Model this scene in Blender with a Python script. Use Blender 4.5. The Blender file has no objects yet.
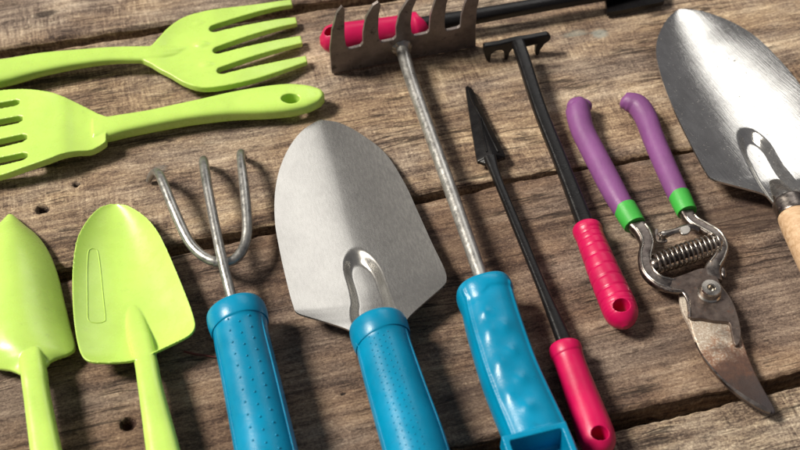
import bpy, bmesh, math, random
import numpy as np
from mathutils import Vector, Matrix, noise

R = math.radians
random.seed(4)
scene = bpy.context.scene
COL = scene.collection

# ------------------------------------------------------------------ camera
LENS, THETA, DIST = 50.0, R(38.0), 0.60
cam_d = bpy.data.cameras.new('camera'); cam = bpy.data.objects.new('camera', cam_d); COL.objects.link(cam)
cam.location = (0, -DIST * math.sin(THETA), DIST * math.cos(THETA)); cam.rotation_euler = (THETA, 0, 0)
cam_d.lens = LENS; cam_d.sensor_width = 36; cam_d.clip_start = 0.01; cam_d.clip_end = 50
cam_d.dof.use_dof = True; cam_d.dof.focus_distance = 0.585; cam_d.dof.aperture_fstop = 10
scene.camera = cam

# ------------------------------------------------------------------ light
world = bpy.data.worlds.new('World'); scene.world = world; world.use_nodes = True
bg = world.node_tree.nodes['Background']
bg.inputs[0].default_value = (0.95, 0.93, 1.0, 1); bg.inputs[1].default_value = 0.12

def sun_lamp(az, el, strength, angle, color):
    d = bpy.data.lights.new('key_light', 'SUN'); d.energy = strength; d.angle = R(angle); d.color = color
    o = bpy.data.objects.new('key_light', d); COL.objects.link(o)
    v = Vector((math.cos(R(el)) * math.cos(R(az)), math.cos(R(el)) * math.sin(R(az)), -math.sin(R(el))))
    o.rotation_euler = v.to_track_quat('-Z', 'Y').to_euler(); o.location = -v * 2
sun_lamp(-5, 49, 5.0, 15, (1.0, 0.93, 0.82))

def area_lamp(name, loc, target, sx, sy, power, color):
    d = bpy.data.lights.new(name, 'AREA'); d.shape = 'RECTANGLE'; d.size = sx; d.size_y = sy
    d.energy = power; d.color = color
    o = bpy.data.objects.new(name, d); COL.objects.link(o); o.location = loc
    o.rotation_euler = (Vector(target) - Vector(loc)).to_track_quat('-Z', 'Y').to_euler()
area_lamp('added_softbox', (0.36, 1.42, 1.20), (0.05, 0.05, 0), 0.90, 0.68, 4.3, (1.0, 0.97, 0.92))  # unseen lamp added for the bright reflections in the steel blades

scene.view_settings.view_transform = 'Standard'; scene.view_settings.look = 'None'
scene.view_settings.exposure = 0.0; scene.view_settings.gamma = 1.0
scene.cycles.max_bounces = 8

# ------------------------------------------------------------------ picture point -> place in the scene
FPX = LENS / 36.0 * 800.0
CP = Vector(cam.location)
RT = Vector((1, 0, 0)); UP = Vector((0, math.cos(THETA), math.sin(THETA))); FW = Vector((0, math.sin(THETA), -math.cos(THETA)))
def ray(px, py): return FW * FPX + RT * (px - 400) + UP * (225 - py)
def G(px, py, z=0.0):
    v = ray(px, py); return CP + v * ((z - CP.z) / v.z)
def onplane(px, py, p0, n):
    v = ray(px, py); return CP + v * ((p0 - CP).dot(n) / v.dot(n))
def mpp(p): return (Vector(p) - CP).dot(FW) / FPX          # metres per picture unit there
def P(p):
    d = Vector(p) - CP; w = d.dot(FW)
    return 400 + FPX * d.dot(RT) / w, 225 - FPX * d.dot(UP) / w

def cr(vals, t):                                             # Catmull-Rom through rows
    n = len(vals) - 1; t = min(max(t, 0), 1) * n; i = min(int(t), n - 1); f = t - i
    p1, p2 = vals[i], vals[i + 1]
    p0 = vals[i - 1] if i > 0 else 2 * p1 - p2
    p3 = vals[i + 2] if i + 2 <= n else 2 * p2 - p1
    return 0.5 * (2 * p1 + (p2 - p0) * f + (2 * p0 - 5 * p1 + 4 * p2 - p3) * f * f + (3 * p1 - p0 - 3 * p2 + p3) * f ** 3)
def sstep(a, b, x):
    t = min(max((x - a) / (b - a), 0.0), 1.0); return t * t * (3 - 2 * t)

# ------------------------------------------------------------------ shape builders (return verts, faces)
class Tube:
    """A swept round or rounded-square bar. rows: (x, y, z, half_width[, flatness]) with x, y, half_width in picture units."""
    def __init__(s, rows, n=28, m=60, ex=1.0, rmod=None, world=False, linear=False):
        rows = [list(r) + [1.0] * (5 - len(r)) for r in rows]
        if world: cs = [np.array(r, float) for r in rows]
        else:
            cs = []
            for x, y, z, rp, fl in rows:
                g = G(x, y, z); cs.append(np.array([g.x, g.y, g.z, rp * mpp(g), fl]))
        L = len(cs) - 1
        if linear: S = [cs[0] + 0 for _ in range(0)]; S = [cs[min(int(t * L), L - 1)] * (1 - (t * L - min(int(t * L), L - 1))) + cs[min(int(t * L), L - 1) + 1] * (t * L - min(int(t * L), L - 1)) for t in np.linspace(0, 1, m)]
        else: S = [cr(cs, t) for t in np.linspace(0, 1, m)]
        s.c = [Vector(q[:3]) for q in S]; s.r = [max(q[3], 1e-5) for q in S]; s.f = [q[4] for q in S]
        s.n, s.m, s.ex = n, m, ex
        if rmod: s.r = [r * rmod(i / (m - 1)) for i, r in enumerate(s.r)]
        s.side, s.up = [], []
        ps = None
        for i in range(m):
            t = (s.c[min(i + 1, m - 1)] - s.c[max(i - 1, 0)]).normalized()
            if ps is None:
                sd = t.cross(Vector((0, 0, 1)))
                if sd.length < 0.15: sd = t.cross(Vector((0, 1, 0)))
            else: sd = ps - t * ps.dot(t)
            sd.normalize(); ps = sd
            s.side.append(sd); s.up.append(sd.cross(t).normalized())
    def at(s, t, phi, k=1.0):
        x = t * (s.m - 1); i = min(int(x), s.m - 2); f = x - i
        q = []
        for j in (i, i + 1):
            c, sn = math.cos(phi), math.sin(phi)
            a = math.copysign(abs(c) ** s.ex, c); b = math.copysign(abs(sn) ** s.ex, sn)
            q.append(s.c[j] + (s.side[j] * a + s.up[j] * b * s.f[j]) * s.r[j] * k)
        return q[0].lerp(q[1], f)
    def mesh(s):
        V, F = [], []
        for i in range(s.m):
            for k in range(s.n):
                ph = 2 * math.pi * k / s.n; c, sn = math.cos(ph), math.sin(ph)
                a = math.copysign(abs(c) ** s.ex, c); b = math.copysign(abs(sn) ** s.ex, sn)
                V.append(s.c[i] + (s.side[i] * a + s.up[i] * b * s.f[i]) * s.r[i])
        for i in range(s.m - 1):
            for k in range(s.n):
                k2 = (k + 1) % s.n
                F.append((i * s.n + k, i * s.n + k2, (i + 1) * s.n + k2, (i + 1) * s.n + k))
        V.append(s.c[0]); V.append(s.c[-1]); a, b = len(V) - 2, len(V) - 1
        for k in range(s.n):
            k2 = (k + 1) % s.n
            F.append((a, k2, k)); F.append((b, (s.m - 1) * s.n + k, (s.m - 1) * s.n + k2))
        return V, F

def blade(pairs, thick, nu=120, nv=64, p=2.0, extra=None, tvar=None):
    """Sheet between paired edge points. pair: (Lx, Ly, Rx, Ry, z_edge, sag[, z_right])."""
    rows = []
    for q in pairs:
        zr = q[6] if len(q) > 6 else q[4]
        a, b = G(q[0], q[1], q[4]), G(q[2], q[3], zr)
        rows.append(np.array([*a, *b, q[5]], float))
    top, bot = [], []
    for i in range(nu + 1):
        r = cr(rows, i / nu); A, B = Vector(r[:3]), Vector(r[3:6]); w = (B - A).length
        for j in range(nv + 1):
            s = j / nv; e = abs(2 * s - 1)
            q = A.lerp(B, s); q.z -= r[6] * (1 - e ** p)
            if extra: q.z += extra(P(q)[1], (2 * s - 1) * w / 2 / mpp(q), i / nu, 2 * s - 1)
            th = thick * (tvar(i / nu, 2 * s - 1) if tvar else 1)
            top.append(q); bot.append(q - Vector((0, 0, th)))
    V = top + bot; N = len(top); F = []; W_ = nv + 1
    for i in range(nu):
        for j in range(nv):
            a = i * W_ + j
            F.append((a, a + W_, a + W_ + 1, a + 1)); F.append((N + a, N + a + 1, N + a + W_ + 1, N + a + W_))
    rim = [j for j in range(W_)] + [i * W_ + nv for i in range(1, nu + 1)] + [nu * W_ + j for j in range(nv - 1, -1, -1)] + [i * W_ for i in range(nu - 1, 0, -1)]
    for k in range(len(rim)):
        a, b = rim[k], rim[(k + 1) % len(rim)]
        F.append((a, b, N + b, N + a))
    return V, F

def prism(pts, depth):
    """Closed outline (3D points) given thickness along the vector depth."""
    n = len(pts); pts = [Vector(p) for p in pts]; d = Vector(depth)
    nrm = Vector((0, 0, 0))
    for i in range(n): nrm += pts[i].cross(pts[(i + 1) % n])
    if nrm.dot(d) < 0: pts = pts[::-1]
    V = pts + [p + d for p in pts]
    F = [tuple(range(n - 1, -1, -1)), tuple(range(n, 2 * n))] + [(i, (i + 1) % n, n + (i + 1) % n, n + i) for i in range(n)]
    return V, F
def smooth_loop(pts, k=4):
    n = len(pts); out = []
    A = [np.array(p, float) for p in pts]
    for i in range(n):
        p0, p1, p2, p3 = A[i - 1], A[i], A[(i + 1) % n], A[(i + 2) % n]
        for j in range(k):
            f = j / k
            out.append(0.5 * (2 * p1 + (p2 - p0) * f + (2 * p0 - 5 * p1 + 4 * p2 - p3) * f * f + (3 * p1 - p0 - 3 * p2 + p3) * f ** 3))
    return out
def ball(c, r, axes=(1, 1, 1), seg=12, frame=None):
    bm = bmesh.new(); bmesh.ops.create_uvsphere(bm, u_segments=seg, v_segments=max(6, seg // 2 + 2), radius=1)
    V = []
    for v in bm.verts:
        q = Vector((v.co.x * axes[0] * r, v.co.y * axes[1] * r, v.co.z * axes[2] * r))
        if frame: q = frame @ q
        V.append(Vector(c) + q)
    bm.verts.index_update(); F = [tuple(v.index for v in f.verts) for f in bm.faces]; bm.free(); return V, F
def box(c, half, frame=None):
    V = []
    for x in (-1, 1):
        for y in (-1, 1):
            for z in (-1, 1):
                q = Vector((x * half[0], y * half[1], z * half[2])); V.append(Vector(c) + (frame @ q if frame else q))
    return V, [(0, 1, 3, 2), (4, 6, 7, 5), (0, 4, 5, 1), (2, 3, 7, 6), (0, 2, 6, 4), (1, 5, 7, 3)]
def lathe(c, prof, n=40, frame=None, hexa=False):
    V, F = [], []
    for r, z in prof:
        for k in range(n):
            a = 2 * math.pi * k / n; q = Vector((r * math.cos(a), r * math.sin(a), z)); V.append(Vector(c) + (frame @ q if frame else q))
    for i in range(len(prof) - 1):
        for k in range(n):
            k2 = (k + 1) % n; F.append((i * n + k, i * n + k2, (i + 1) * n + k2, (i + 1) * n + k))
    F.append(tuple(range(n - 1, -1, -1))); F.append(tuple(range((len(prof) - 1) * n, len(prof) * n)))
    return V, F
def merge(*ms):
    V, F = [], []
    for v, f in ms:
        o = len(V); V += list(v); F += [tuple(i + o for i in q) for q in f]
    return V, F

# ------------------------------------------------------------------ objects
def mesh_of(name, vf, loc=Vector((0, 0, 0))):
    me = bpy.data.meshes.new(name); me.from_pydata([tuple(Vector(v) - loc) for v in vf[0]], [], vf[1]); me.validate(); me.update()
    return me
def fix_normals(me):
    bm = bmesh.new(); bm.from_mesh(me); bmesh.ops.recalc_face_normals(bm, faces=bm.faces); bm.to_mesh(me); bm.free()
def thing(name, label, cat, x, y, group=None):
    o = bpy.data.objects.new(name, None); COL.objects.link(o); o.location = G(x, y, 0); o.empty_display_size = 0.02
    o['label'] = label; o['category'] = cat
    if group: o['group'] = group
    return o
def root_of(o):
    loc = Vector((0, 0, 0))
    while o: loc += o.location; o = o.parent
    return loc
def part(name, vf, material, parent, bevel=0, sharp=40, fix=True, seg=2, label=None):
    me = mesh_of(name, vf, root_of(parent))
    if fix: fix_normals(me)
    me.materials.append(material)
    for f in me.polygons: f.use_smooth = True
    me.set_sharp_from_angle(angle=R(sharp))
    o = bpy.data.objects.new(name, me); COL.objects.link(o); o.parent = parent
    if bevel:
        b = o.modifiers.new('bevel', 'BEVEL'); b.width = bevel; b.segments = seg; b.limit_method = 'ANGLE'; b.angle_limit = R(35)
        b.harden_normals = True
    if label: o['label'] = label
    return o
def fuse(solids, cuts=(), voxel=0.00042, smooth=4):
    """One moulded body out of overlapping solids, with openings cut."""
    me = mesh_of('body', merge(*solids)); fix_normals(me)
    o = bpy.data.objects.new('body', me); COL.objects.link(o)
    r = o.modifiers.new('r', 'REMESH'); r.mode = 'VOXEL'; r.voxel_size = voxel
    tmp = []
    for c in cuts:
        cm = mesh_of('cut', c); fix_normals(cm); co = bpy.data.objects.new('cut', cm); COL.objects.link(co); tmp.append(co)
        b = o.modifiers.new('b', 'BOOLEAN'); b.operation = 'DIFFERENCE'; b.object = co; b.solver = 'EXACT'
    if cuts:
        r = o.modifiers.new('r', 'REMESH'); r.mode = 'VOXEL'; r.voxel_size = voxel
    s = o.modifiers.new('s', 'SMOOTH'); s.factor = 0.5; s.iterations = smooth
    dg = bpy.context.evaluated_depsgraph_get(); dg.update()
    out = bpy.data.meshes.new_from_object(o.evaluated_get(dg))
    n = len(out.vertices); co_ = np.empty(n * 3, np.float32); out.vertices.foreach_get('co', co_); co_ = co_.reshape(-1, 3)
    no = np.empty(n * 3, np.float32); out.vertices.foreach_get('normal', no); no = no.reshape(-1, 3)
    F = [tuple(p.vertices) for p in out.polygons]
    for q in [o] + tmp: bpy.data.objects.remove(q)
    bpy.data.meshes.remove(out)
    return co_, no, F
def split(body, regions, material):
    """regions: (name, parent, test(px, py)); the first that matches owns the face. Normals stay continuous over the joins."""
    co, no, F = body
    d = co - np.array(CP); w = d @ np.array(FW)
    px = 400 + FPX * (d @ np.array(RT)) / w; py = 225 - FPX * (d @ np.array(UP)) / w
    owner = {}
    lists = [[] for _ in regions]
    for f in F:
        x = sum(px[i] for i in f) / len(f); y = sum(py[i] for i in f) / len(f)
        for k, rg in enumerate(regions):
            if rg[2](x, y): lists[k].append(f); break
    made = []
    for rg, fl in zip(regions, lists):
        if not fl: made.append(None); continue
        used = sorted({i for f in fl for i in f}); mp = {v: i for i, v in enumerate(used)}
        par = rg[1] if not isinstance(rg[1], int) else made[rg[1]]
        loc = np.array(root_of(par))
        me = bpy.data.meshes.new(rg[0]); me.from_pydata((co[used] - loc).tolist(), [], [tuple(mp[i] for i in f) for f in fl])
        me.update(); me.materials.append(material)
        me.polygons.foreach_set('use_smooth', [True] * len(me.polygons))
        me.normals_split_custom_set_from_vertices(no[used].tolist())
        o = bpy.data.objects.new(rg[0], me); COL.objects.link(o); o.parent = par; made.append(o)
    return made
def halfplane(x0, y0, x1, y1):
    """True on the left-hand side (in picture) walking from point 0 to point 1."""
    return lambda x, y: (x1 - x0) * (y - y0) - (y1 - y0) * (x - x0) < 0
def quad(*pts):
    """inside a convex outline"""
    def t(x, y):
        s = None
        for i in range(len(pts)):
            x0, y0 = pts[i]; x1, y1 = pts[(i + 1) % len(pts)]
            c = (x1 - x0) * (y - y0) - (y1 - y0) * (x - x0) > 0
            if s is None: s = c
            elif c != s: return False
        return True
    return t

# ------------------------------------------------------------------ materials
def nodes(name):
    m = bpy.data.materials.new(name); m.use_nodes = True; nt = m.node_tree
    return m, nt, nt.nodes['Principled BSDF']
def N(nt, t, **kw):
    n = nt.nodes.new(t)
    for k, v in kw.items():
        if k in n.inputs: n.inputs[k].default_value = v
        else: setattr(n, k, v)
    return n
def ramp(nt, stops, src, interp='LINEAR'):
    r = nt.nodes.new('ShaderNodeValToRGB'); r.color_ramp.interpolation = interp
    el = r.color_ramp.elements
    while len(el) < len(stops): el.new(0.5)
    for e, (p, c) in zip(el, stops):
        e.position = p; e.color = (*c, 1) if hasattr(c, '__len__') else (c, c, c, 1)
    nt.links.new(src, r.inputs[0]); return r.outputs[0]
def coords(nt, scale, rot=0.0, loc=(0, 0, 0)):
    tc = N(nt, 'ShaderNodeTexCoord'); mp = N(nt, 'ShaderNodeMapping')
    if rot: mp.vector_type = 'TEXTURE'; scale = tuple(1 / q_ for q_ in scale)
    mp.inputs['Scale'].default_value = scale; mp.inputs['Rotation'].default_value = (0, 0, rot); mp.inputs['Location'].default_value = loc
    nt.links.new(tc.outputs['Object'], mp.inputs[0]); return mp.outputs[0]
def noise_tex(nt, vec, scale, detail=4, rough=0.55, dist=0.0):
    n = N(nt, 'ShaderNodeTexNoise'); n.inputs['Scale'].default_value = scale; n.inputs['Detail'].default_value = detail
    n.inputs['Roughness'].default_value = rough; n.inputs['Distortion'].default_value = dist
    nt.links.new(vec, n.inputs['Vector']); return n.outputs[0]
def mixc(nt, fac, a, b, mode='MIX'):
    m = N(nt, 'ShaderNodeMix'); m.data_type = 'RGBA'; m.blend_type = mode
    for s, v in ((m.inputs[0], fac), (m.inputs[6], a), (m.inputs[7], b)):
        if hasattr(v, 'is_linked'): nt.links.new(v, s)
        elif hasattr(v, '__len__'): s.default_value = (*v, 1)
        else: s.default_value = v
    return m.outputs[2]
def math_(nt, op, a, b=0.0, c=0.0):
    m = N(nt, 'ShaderNodeMath'); m.operation = op
    for s, v in zip(m.inputs, (a, b, c)):
        if hasattr(v, 'is_linked'): nt.links.new(v, s)
        else: s.default_value = v
    return m.outputs[0]
def bump(nt, bs, h, strength, dist):
    b = N(nt, 'ShaderNodeBump'); b.inputs['Strength'].default_value = strength; b.inputs['Distance'].default_value = dist
    nt.links.new(h, b.inputs['Height']); nt.links.new(b.outputs[0], bs.inputs['Normal'])

def plastic(name, col, rough=0.33, var=0.12, sss=0.0, grime=None, bmp=0.12, fine=900, spec=0.5):
    m, nt, bs = nodes(name); v = coords(nt, (1, 1, 1))
    n1 = noise_tex(nt, v, 45, 3); n2 = noise_tex(nt, v, fine, 4, 0.6)
    dark = tuple(c * (1 - var) for c in col); lite = tuple(min(1, c * (1 + var * .6)) for c in col)
    c = ramp(nt, [(0.35, dark), (0.65, lite)], n1)
    if grime:
        n3 = noise_tex(nt, v, 160, 6, 0.7); g = ramp(nt, [(0.60, 0.0), (0.74, 0.55)], n3)
        c = mixc(nt, g, c, grime)
    nt.links.new(c, bs.inputs['Base Color'])
    nt.links.new(ramp(nt, [(0.3, rough * 0.8), (0.7, rough * 1.3)], noise_tex(nt, v, 130, 5, 0.65)), bs.inputs['Roughness'])
    bs.inputs['Specular IOR Level'].default_value = spec
    if sss:
        bs.inputs['Subsurface Weight'].default_value = sss; bs.inputs['Subsurface Radius'].default_value = (0.6, 1.0, 0.2); bs.inputs['Subsurface Scale'].default_value = 0.003
    bump(nt, bs, n2, bmp, 0.0004)
    return m
def steel(name, lo, hi, rough=0.35, streak=0.0, grain=(300, 300, 300), bmp=0.1, rot=0.0, spots=None, spot_col=(0.1, 0.05, 0.03), metallic=1.0, rv=0.25, st=0.60):
    m, nt, bs = nodes(name); bs.inputs['Metallic'].default_value = metallic
    v = coords(nt, (1, 1, 1)); vg = coords(nt, grain, rot)
    n1 = noise_tex(nt, v, 70, 5, 0.6); n2 = noise_tex(nt, vg, 1.0, 5, 0.65)
    mx = math_(nt, 'ADD', math_(nt, 'MULTIPLY', n1, 0.6), math_(nt, 'MULTIPLY', n2, 0.4))
    c = ramp(nt, [(0.36, lo), (0.62, hi)], mx)
    r = ramp(nt, [(0.35, max(rough * (1 - rv), 0.05)), (0.65, rough * (1 + rv))], n2)
    if spots:
        n3 = noise_tex(nt, v, spots, 5, 0.7); s = ramp(nt, [(st, 0.0), (st + .08, 0.9)], n3)
        c = mixc(nt, s, c, spot_col); r = mixc(nt, s, r, (0.7, 0.7, 0.7))
        im = math_(nt, 'SUBTRACT', metallic, math_(nt, 'MULTIPLY', s, 0.7 * metallic)); nt.links.new(im, bs.inputs['Metallic'])
    nt.links.new(c, bs.inputs['Base Color']); nt.links.new(r, bs.inputs['Roughness'])
    bump(nt, bs, n2, bmp, 0.0004)
    return m

M = {}
M['lime'] = plastic('lime_plastic', (0.54, 0.79, 0.155), 0.27, 0.07, sss=0.12, bmp=0.07, grime=(0.42, 0.58, 0.13))
M['blue'] = plastic('blue_plastic', (0.0, 0.245, 0.44), 0.30, 0.14, bmp=0.16, grime=(0.01, 0.15, 0.27), spec=0.4)
M['pink'] = plastic('pink_plastic', (0.54, 0.003, 0.080), 0.36, 0.15, bmp=0.15)
M['purple'] = plastic('purple_grip', (0.215, 0.068, 0.225), 0.50, 0.15, bmp=0.35, fine=700)
M['green_band'] = plastic('green_band', (0.05, 0.42, 0.055), 0.45, 0.15, bmp=0.3)
M['black'] = plastic('black_paint', (0.007, 0.0065, 0.007), 0.30, 0.3, bmp=0.3, spec=0.32)
M['galv'] = steel('galvanised_rod', (0.36, 0.35, 0.33), (0.60, 0.59, 0.56), 0.36, bmp=0.35, metallic=0.8)
M['prong'] = steel('dull_rod', (0.26, 0.26, 0.25), (0.55, 0.54, 0.51), 0.36, bmp=0.35, metallic=0.8)
M['satin'] = steel('satin_blade', (0.45, 0.44, 0.42), (0.51, 0.50, 0.475), 0.27, grain=(1100, 230, 900), rot=R(15), bmp=0.045, metallic=0.88, rv=0.10)
M['polish'] = steel('polished_blade', (0.55, 0.54, 0.52), (0.80, 0.79, 0.76), 0.15, grain=(1700, 60, 500), rot=R(24), bmp=0.2, spots=460, spot_col=(0.22, 0.20, 0.17), st=.63, metallic=0.95)
M['rake'] = steel('rake_plate', (0.13, 0.11, 0.105), (0.26, 0.225, 0.21), 0.42, bmp=0.3, spots=150, spot_col=(0.05, 0.04, 0.035), metallic=0.5)
M['weld'] = steel('weld', (0.30, 0.28, 0.26), (0.60, 0.58, 0.54), 0.4, bmp=0.8)
M['tool'] = steel('worn_tool_steel', (0.16, 0.13, 0.12), (0.36, 0.32, 0.29), 0.33, bmp=0.35, spots=260, spot_col=(0.10, 0.055, 0.04))
M['shiny'] = steel('plated_steel', (0.42, 0.39, 0.35), (0.66, 0.62, 0.56), 0.27, bmp=0.12)
M['spring'] = steel('spring_wire', (0.18, 0.16, 0.14), (0.55, 0.50, 0.45), 0.28, bmp=0.2)
M['rust'] = steel('rusty_blade', (0.10, 0.05, 0.035), (0.24, 0.135, 0.095), 0.5, bmp=0.7, spots=200, spot_col=(0.045, 0.028, 0.024), metallic=0.55)
M['bare'] = steel('speckled_bare_steel', (0.24, 0.17, 0.13), (0.85, 0.78, 0.66), 0.5, bmp=0.9, grain=(1500, 1500, 1500), metallic=0.3)
M['bladedark'] = steel('blade_tip', (0.05, 0.042, 0.042), (0.13, 0.11, 0.105), 0.42, bmp=0.5, metallic=0.7)

def pale_wood():
    m, nt, bs = nodes('turned_wood'); ax = G(799, 212) - G(830, 275); a = math.atan2(ax.y, ax.x)
    v = coords(nt, (40, 420, 420), 0, (0, 0, 0)); mp = v.node; mp.vector_type = 'POINT'
    mp.inputs['Rotation'].default_value = (0, 0, 0)
    n = noise_tex(nt, v, 1.0, 6, 0.6, 0.4)
    c = ramp(nt, [(0.3, (0.40, 0.24, 0.12)), (0.55, (0.60, 0.41, 0.25)), (0.75, (0.70, 0.52, 0.34))], n)
    nt.links.new(c, bs.inputs['Base Color']); bs.inputs['Roughness'].default_value = 0.55
    bump(nt, bs, n, 0.3, 0.0005); return m
M['ash'] = pale_wood()

# weathered boards ------------------------------------------------
def board_material(seed, tint, contrast, saw, spots=(), curls=False, dark=1.0):
    m, nt, bs = nodes('weathered_board'); o = (seed * 3.1, seed * 1.7, 0)
    base = coords(nt, (1, 1, 1))
    # warp so the grain wanders
    wv = noise_tex(nt, coords(nt, (9, 16, 9), 0, o), 1.0, 3, 0.5)
    wn = nt.nodes.new('ShaderNodeVectorMath'); wn.operation = 'MULTIPLY_ADD'
    wc = nt.nodes.new('ShaderNodeCombineXYZ'); nt.links.new(math_(nt, 'SUBTRACT', wv, 0.5), wc.inputs[1])
    nt.links.new(wc.outputs[0], wn.inputs[0]); wn.inputs[1].default_value = (0, 0.016, 0); nt.links.new(base, wn.inputs[2])
    def stretched(sx, sy, det, rg, off=0.0, warped=True, dist=0.0):
        mp = N(nt, 'ShaderNodeMapping'); mp.inputs['Scale'].default_value = (sx, sy, 260); mp.inputs['Location'].default_value = (o[0] + off, o[1] + off * 2, seed)
        nt.links.new(wn.outputs[0] if warped else base, mp.inputs[0]); return noise_tex(nt, mp.outputs[0], 1.0, det, rg, dist)
    g1 = stretched(20, 310, 9, 0.70)                       # main fibres
    g2 = stretched(150, 1250, 5, 0.7, 5)                   # fine fibres
    g3 = stretched(7, 75, 5, 0.6, 9)                       # broad bands
    blot = stretched(22, 36, 7, 0.62, 14, False)           # blotches
    sp = stretched(700, 1000, 5, 0.8, 21, False, 0.6)          # speckle
    sw = stretched(560, 60, 5, 0.65, 33, False, 0.5)       # cross-cut saw marks
    swm = math_(nt, 'ADD', math_(nt, 'MULTIPLY', math_(nt, 'SUBTRACT', sw, 0.5), ramp(nt, [(0.42, 0.0), (0.60, 1.0)], stretched(14, 20, 3, 0.5, 71, False))), 0.5)
    terms = [(g1, 0.32), (g2, 0.20), (g3, 0.15), (blot, 0.32), (sp, 0.42), (swm, saw)]
    f = None
    for tx, wt in terms:
        p_ = math_(nt, 'MULTIPLY', math_(nt, 'SUBTRACT', tx, 0.5), wt)
        f = p_ if f is None else math_(nt, 'ADD', f, p_)
    f = math_(nt, 'ADD', f, 0.5)
    T = lambda r, g, b: (r * tint[0] * dark, g * tint[1] * dark, b * tint[2] * dark)
    c = 0.5; k = contrast
    col = ramp(nt, [(c - 0.14 * k, T(0.040, 0.026, 0.022)), (c - 0.062 * k, T(0.12, 0.082, 0.063)), (c - .005, T(0.24, 0.175, 0.128)),
                    (c + 0.055 * k, T(0.38, 0.295, 0.21)), (c + 0.13 * k, T(0.62, 0.52, 0.39))], f)
    # grey weathering patches and brown ones
    gz = ramp(nt, [(0.42, 0.0), (0.62, 0.55)], stretched(11, 26, 5, 0.6, 41, False))
    hv = N(nt, 'ShaderNodeHueSaturation'); hv.inputs['Saturation'].default_value = 0.55; nt.links.new(col, hv.inputs['Color'])
    col = mixc(nt, gz, col, hv.outputs[0])
    # long dark cracks
    ck = ramp(nt, [(0.0, 1.0), (0.012, 0.75), (0.03, 0.0)], math_(nt, 'ABSOLUTE', math_(nt, 'SUBTRACT', stretched(9, 150, 3, 0.5, 55), 0.5)))
    gate = ramp(nt, [(0.52, 0.0), (0.60, 1.0)], stretched(16, 40, 2, 0.5, 61, False))
    ck = math_(nt, 'MULTIPLY', ck, gate)
    col = mixc(nt, math_(nt, 'MULTIPLY', ck, 0.8), col, (0.022, 0.014, 0.012))
    fc = ramp(nt, [(0.0, 1.0), (0.010, 0.8), (0.022, 0.0)], math_(nt, 'ABSOLUTE', math_(nt, 'SUBTRACT', stretched(30, 520, 2, 0.5, 77), 0.5)))
    fc = math_(nt, 'MULTIPLY', fc, ramp(nt, [(0.54, 0.0), (0.62, 1.0)], stretched(60, 110, 3, 0.6, 83, False)))
    col = mixc(nt, math_(nt, 'MULTIPLY', fc, 0.7), col, (0.03, 0.02, 0.016)); ck = math_(nt, 'ADD', ck, math_(nt, 'MULTIPLY', fc, 0.5))
    h = math_(nt, 'ADD', f, math_(nt, 'MULTIPLY', ck, -0.3))
    for (sx, sy, rx, ry, sc, amt) in spots:                # paint drips, stains, darkened nail holes, and shade painted in beside tools
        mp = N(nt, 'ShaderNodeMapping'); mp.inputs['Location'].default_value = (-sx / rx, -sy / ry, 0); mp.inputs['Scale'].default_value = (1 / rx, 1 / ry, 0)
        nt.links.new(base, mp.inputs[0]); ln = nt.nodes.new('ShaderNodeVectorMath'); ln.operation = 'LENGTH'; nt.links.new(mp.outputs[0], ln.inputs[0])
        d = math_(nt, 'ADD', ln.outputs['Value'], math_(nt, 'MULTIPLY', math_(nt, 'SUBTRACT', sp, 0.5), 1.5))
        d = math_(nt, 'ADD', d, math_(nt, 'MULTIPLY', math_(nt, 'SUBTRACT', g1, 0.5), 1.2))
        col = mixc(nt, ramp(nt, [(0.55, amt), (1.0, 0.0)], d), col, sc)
    nt.links.new(col, bs.inputs['Base Color']); bs.inputs['Roughness'].default_value = 0.72
    bs.inputs['Specular IOR Level'].default_value = 0.35
    bump(nt, bs, h, 0.9, 0.0022)
    return m

# ------------------------------------------------------------------ the planked surface
def world_line(a, b): return G(*a), G(*b)
g2a, g2b = world_line((60, 271), (560, 171))
ANG = math.atan2(g2b.y - g2a.y, g2b.x - g2a.x)
FR = Matrix.Rotation(ANG, 3, 'Z'); FI = FR.transposed()
def loc2(px, py): return FI @ G(px, py)                      # board-aligned coordinates
def vnoise(x, y, seed):
    rs = np.random.RandomState(seed); T = rs.rand(256, 256)
    xi = np.floor(x).astype(int); yi = np.floor(y).astype(int); fx = x - xi; fy = y - yi
    fx = fx * fx * (3 - 2 * fx); fy = fy * fy * (3 - 2 * fy)
    a = T[yi % 256, xi % 256]; b = T[yi % 256, (xi + 1) % 256]; c = T[(yi + 1) % 256, xi % 256]; d = T[(yi + 1) % 256, (xi + 1) % 256]
    return (a * (1 - fx) + b * fx) * (1 - fy) + (c * (1 - fx) + d * fx) * fy - 0.5
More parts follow.
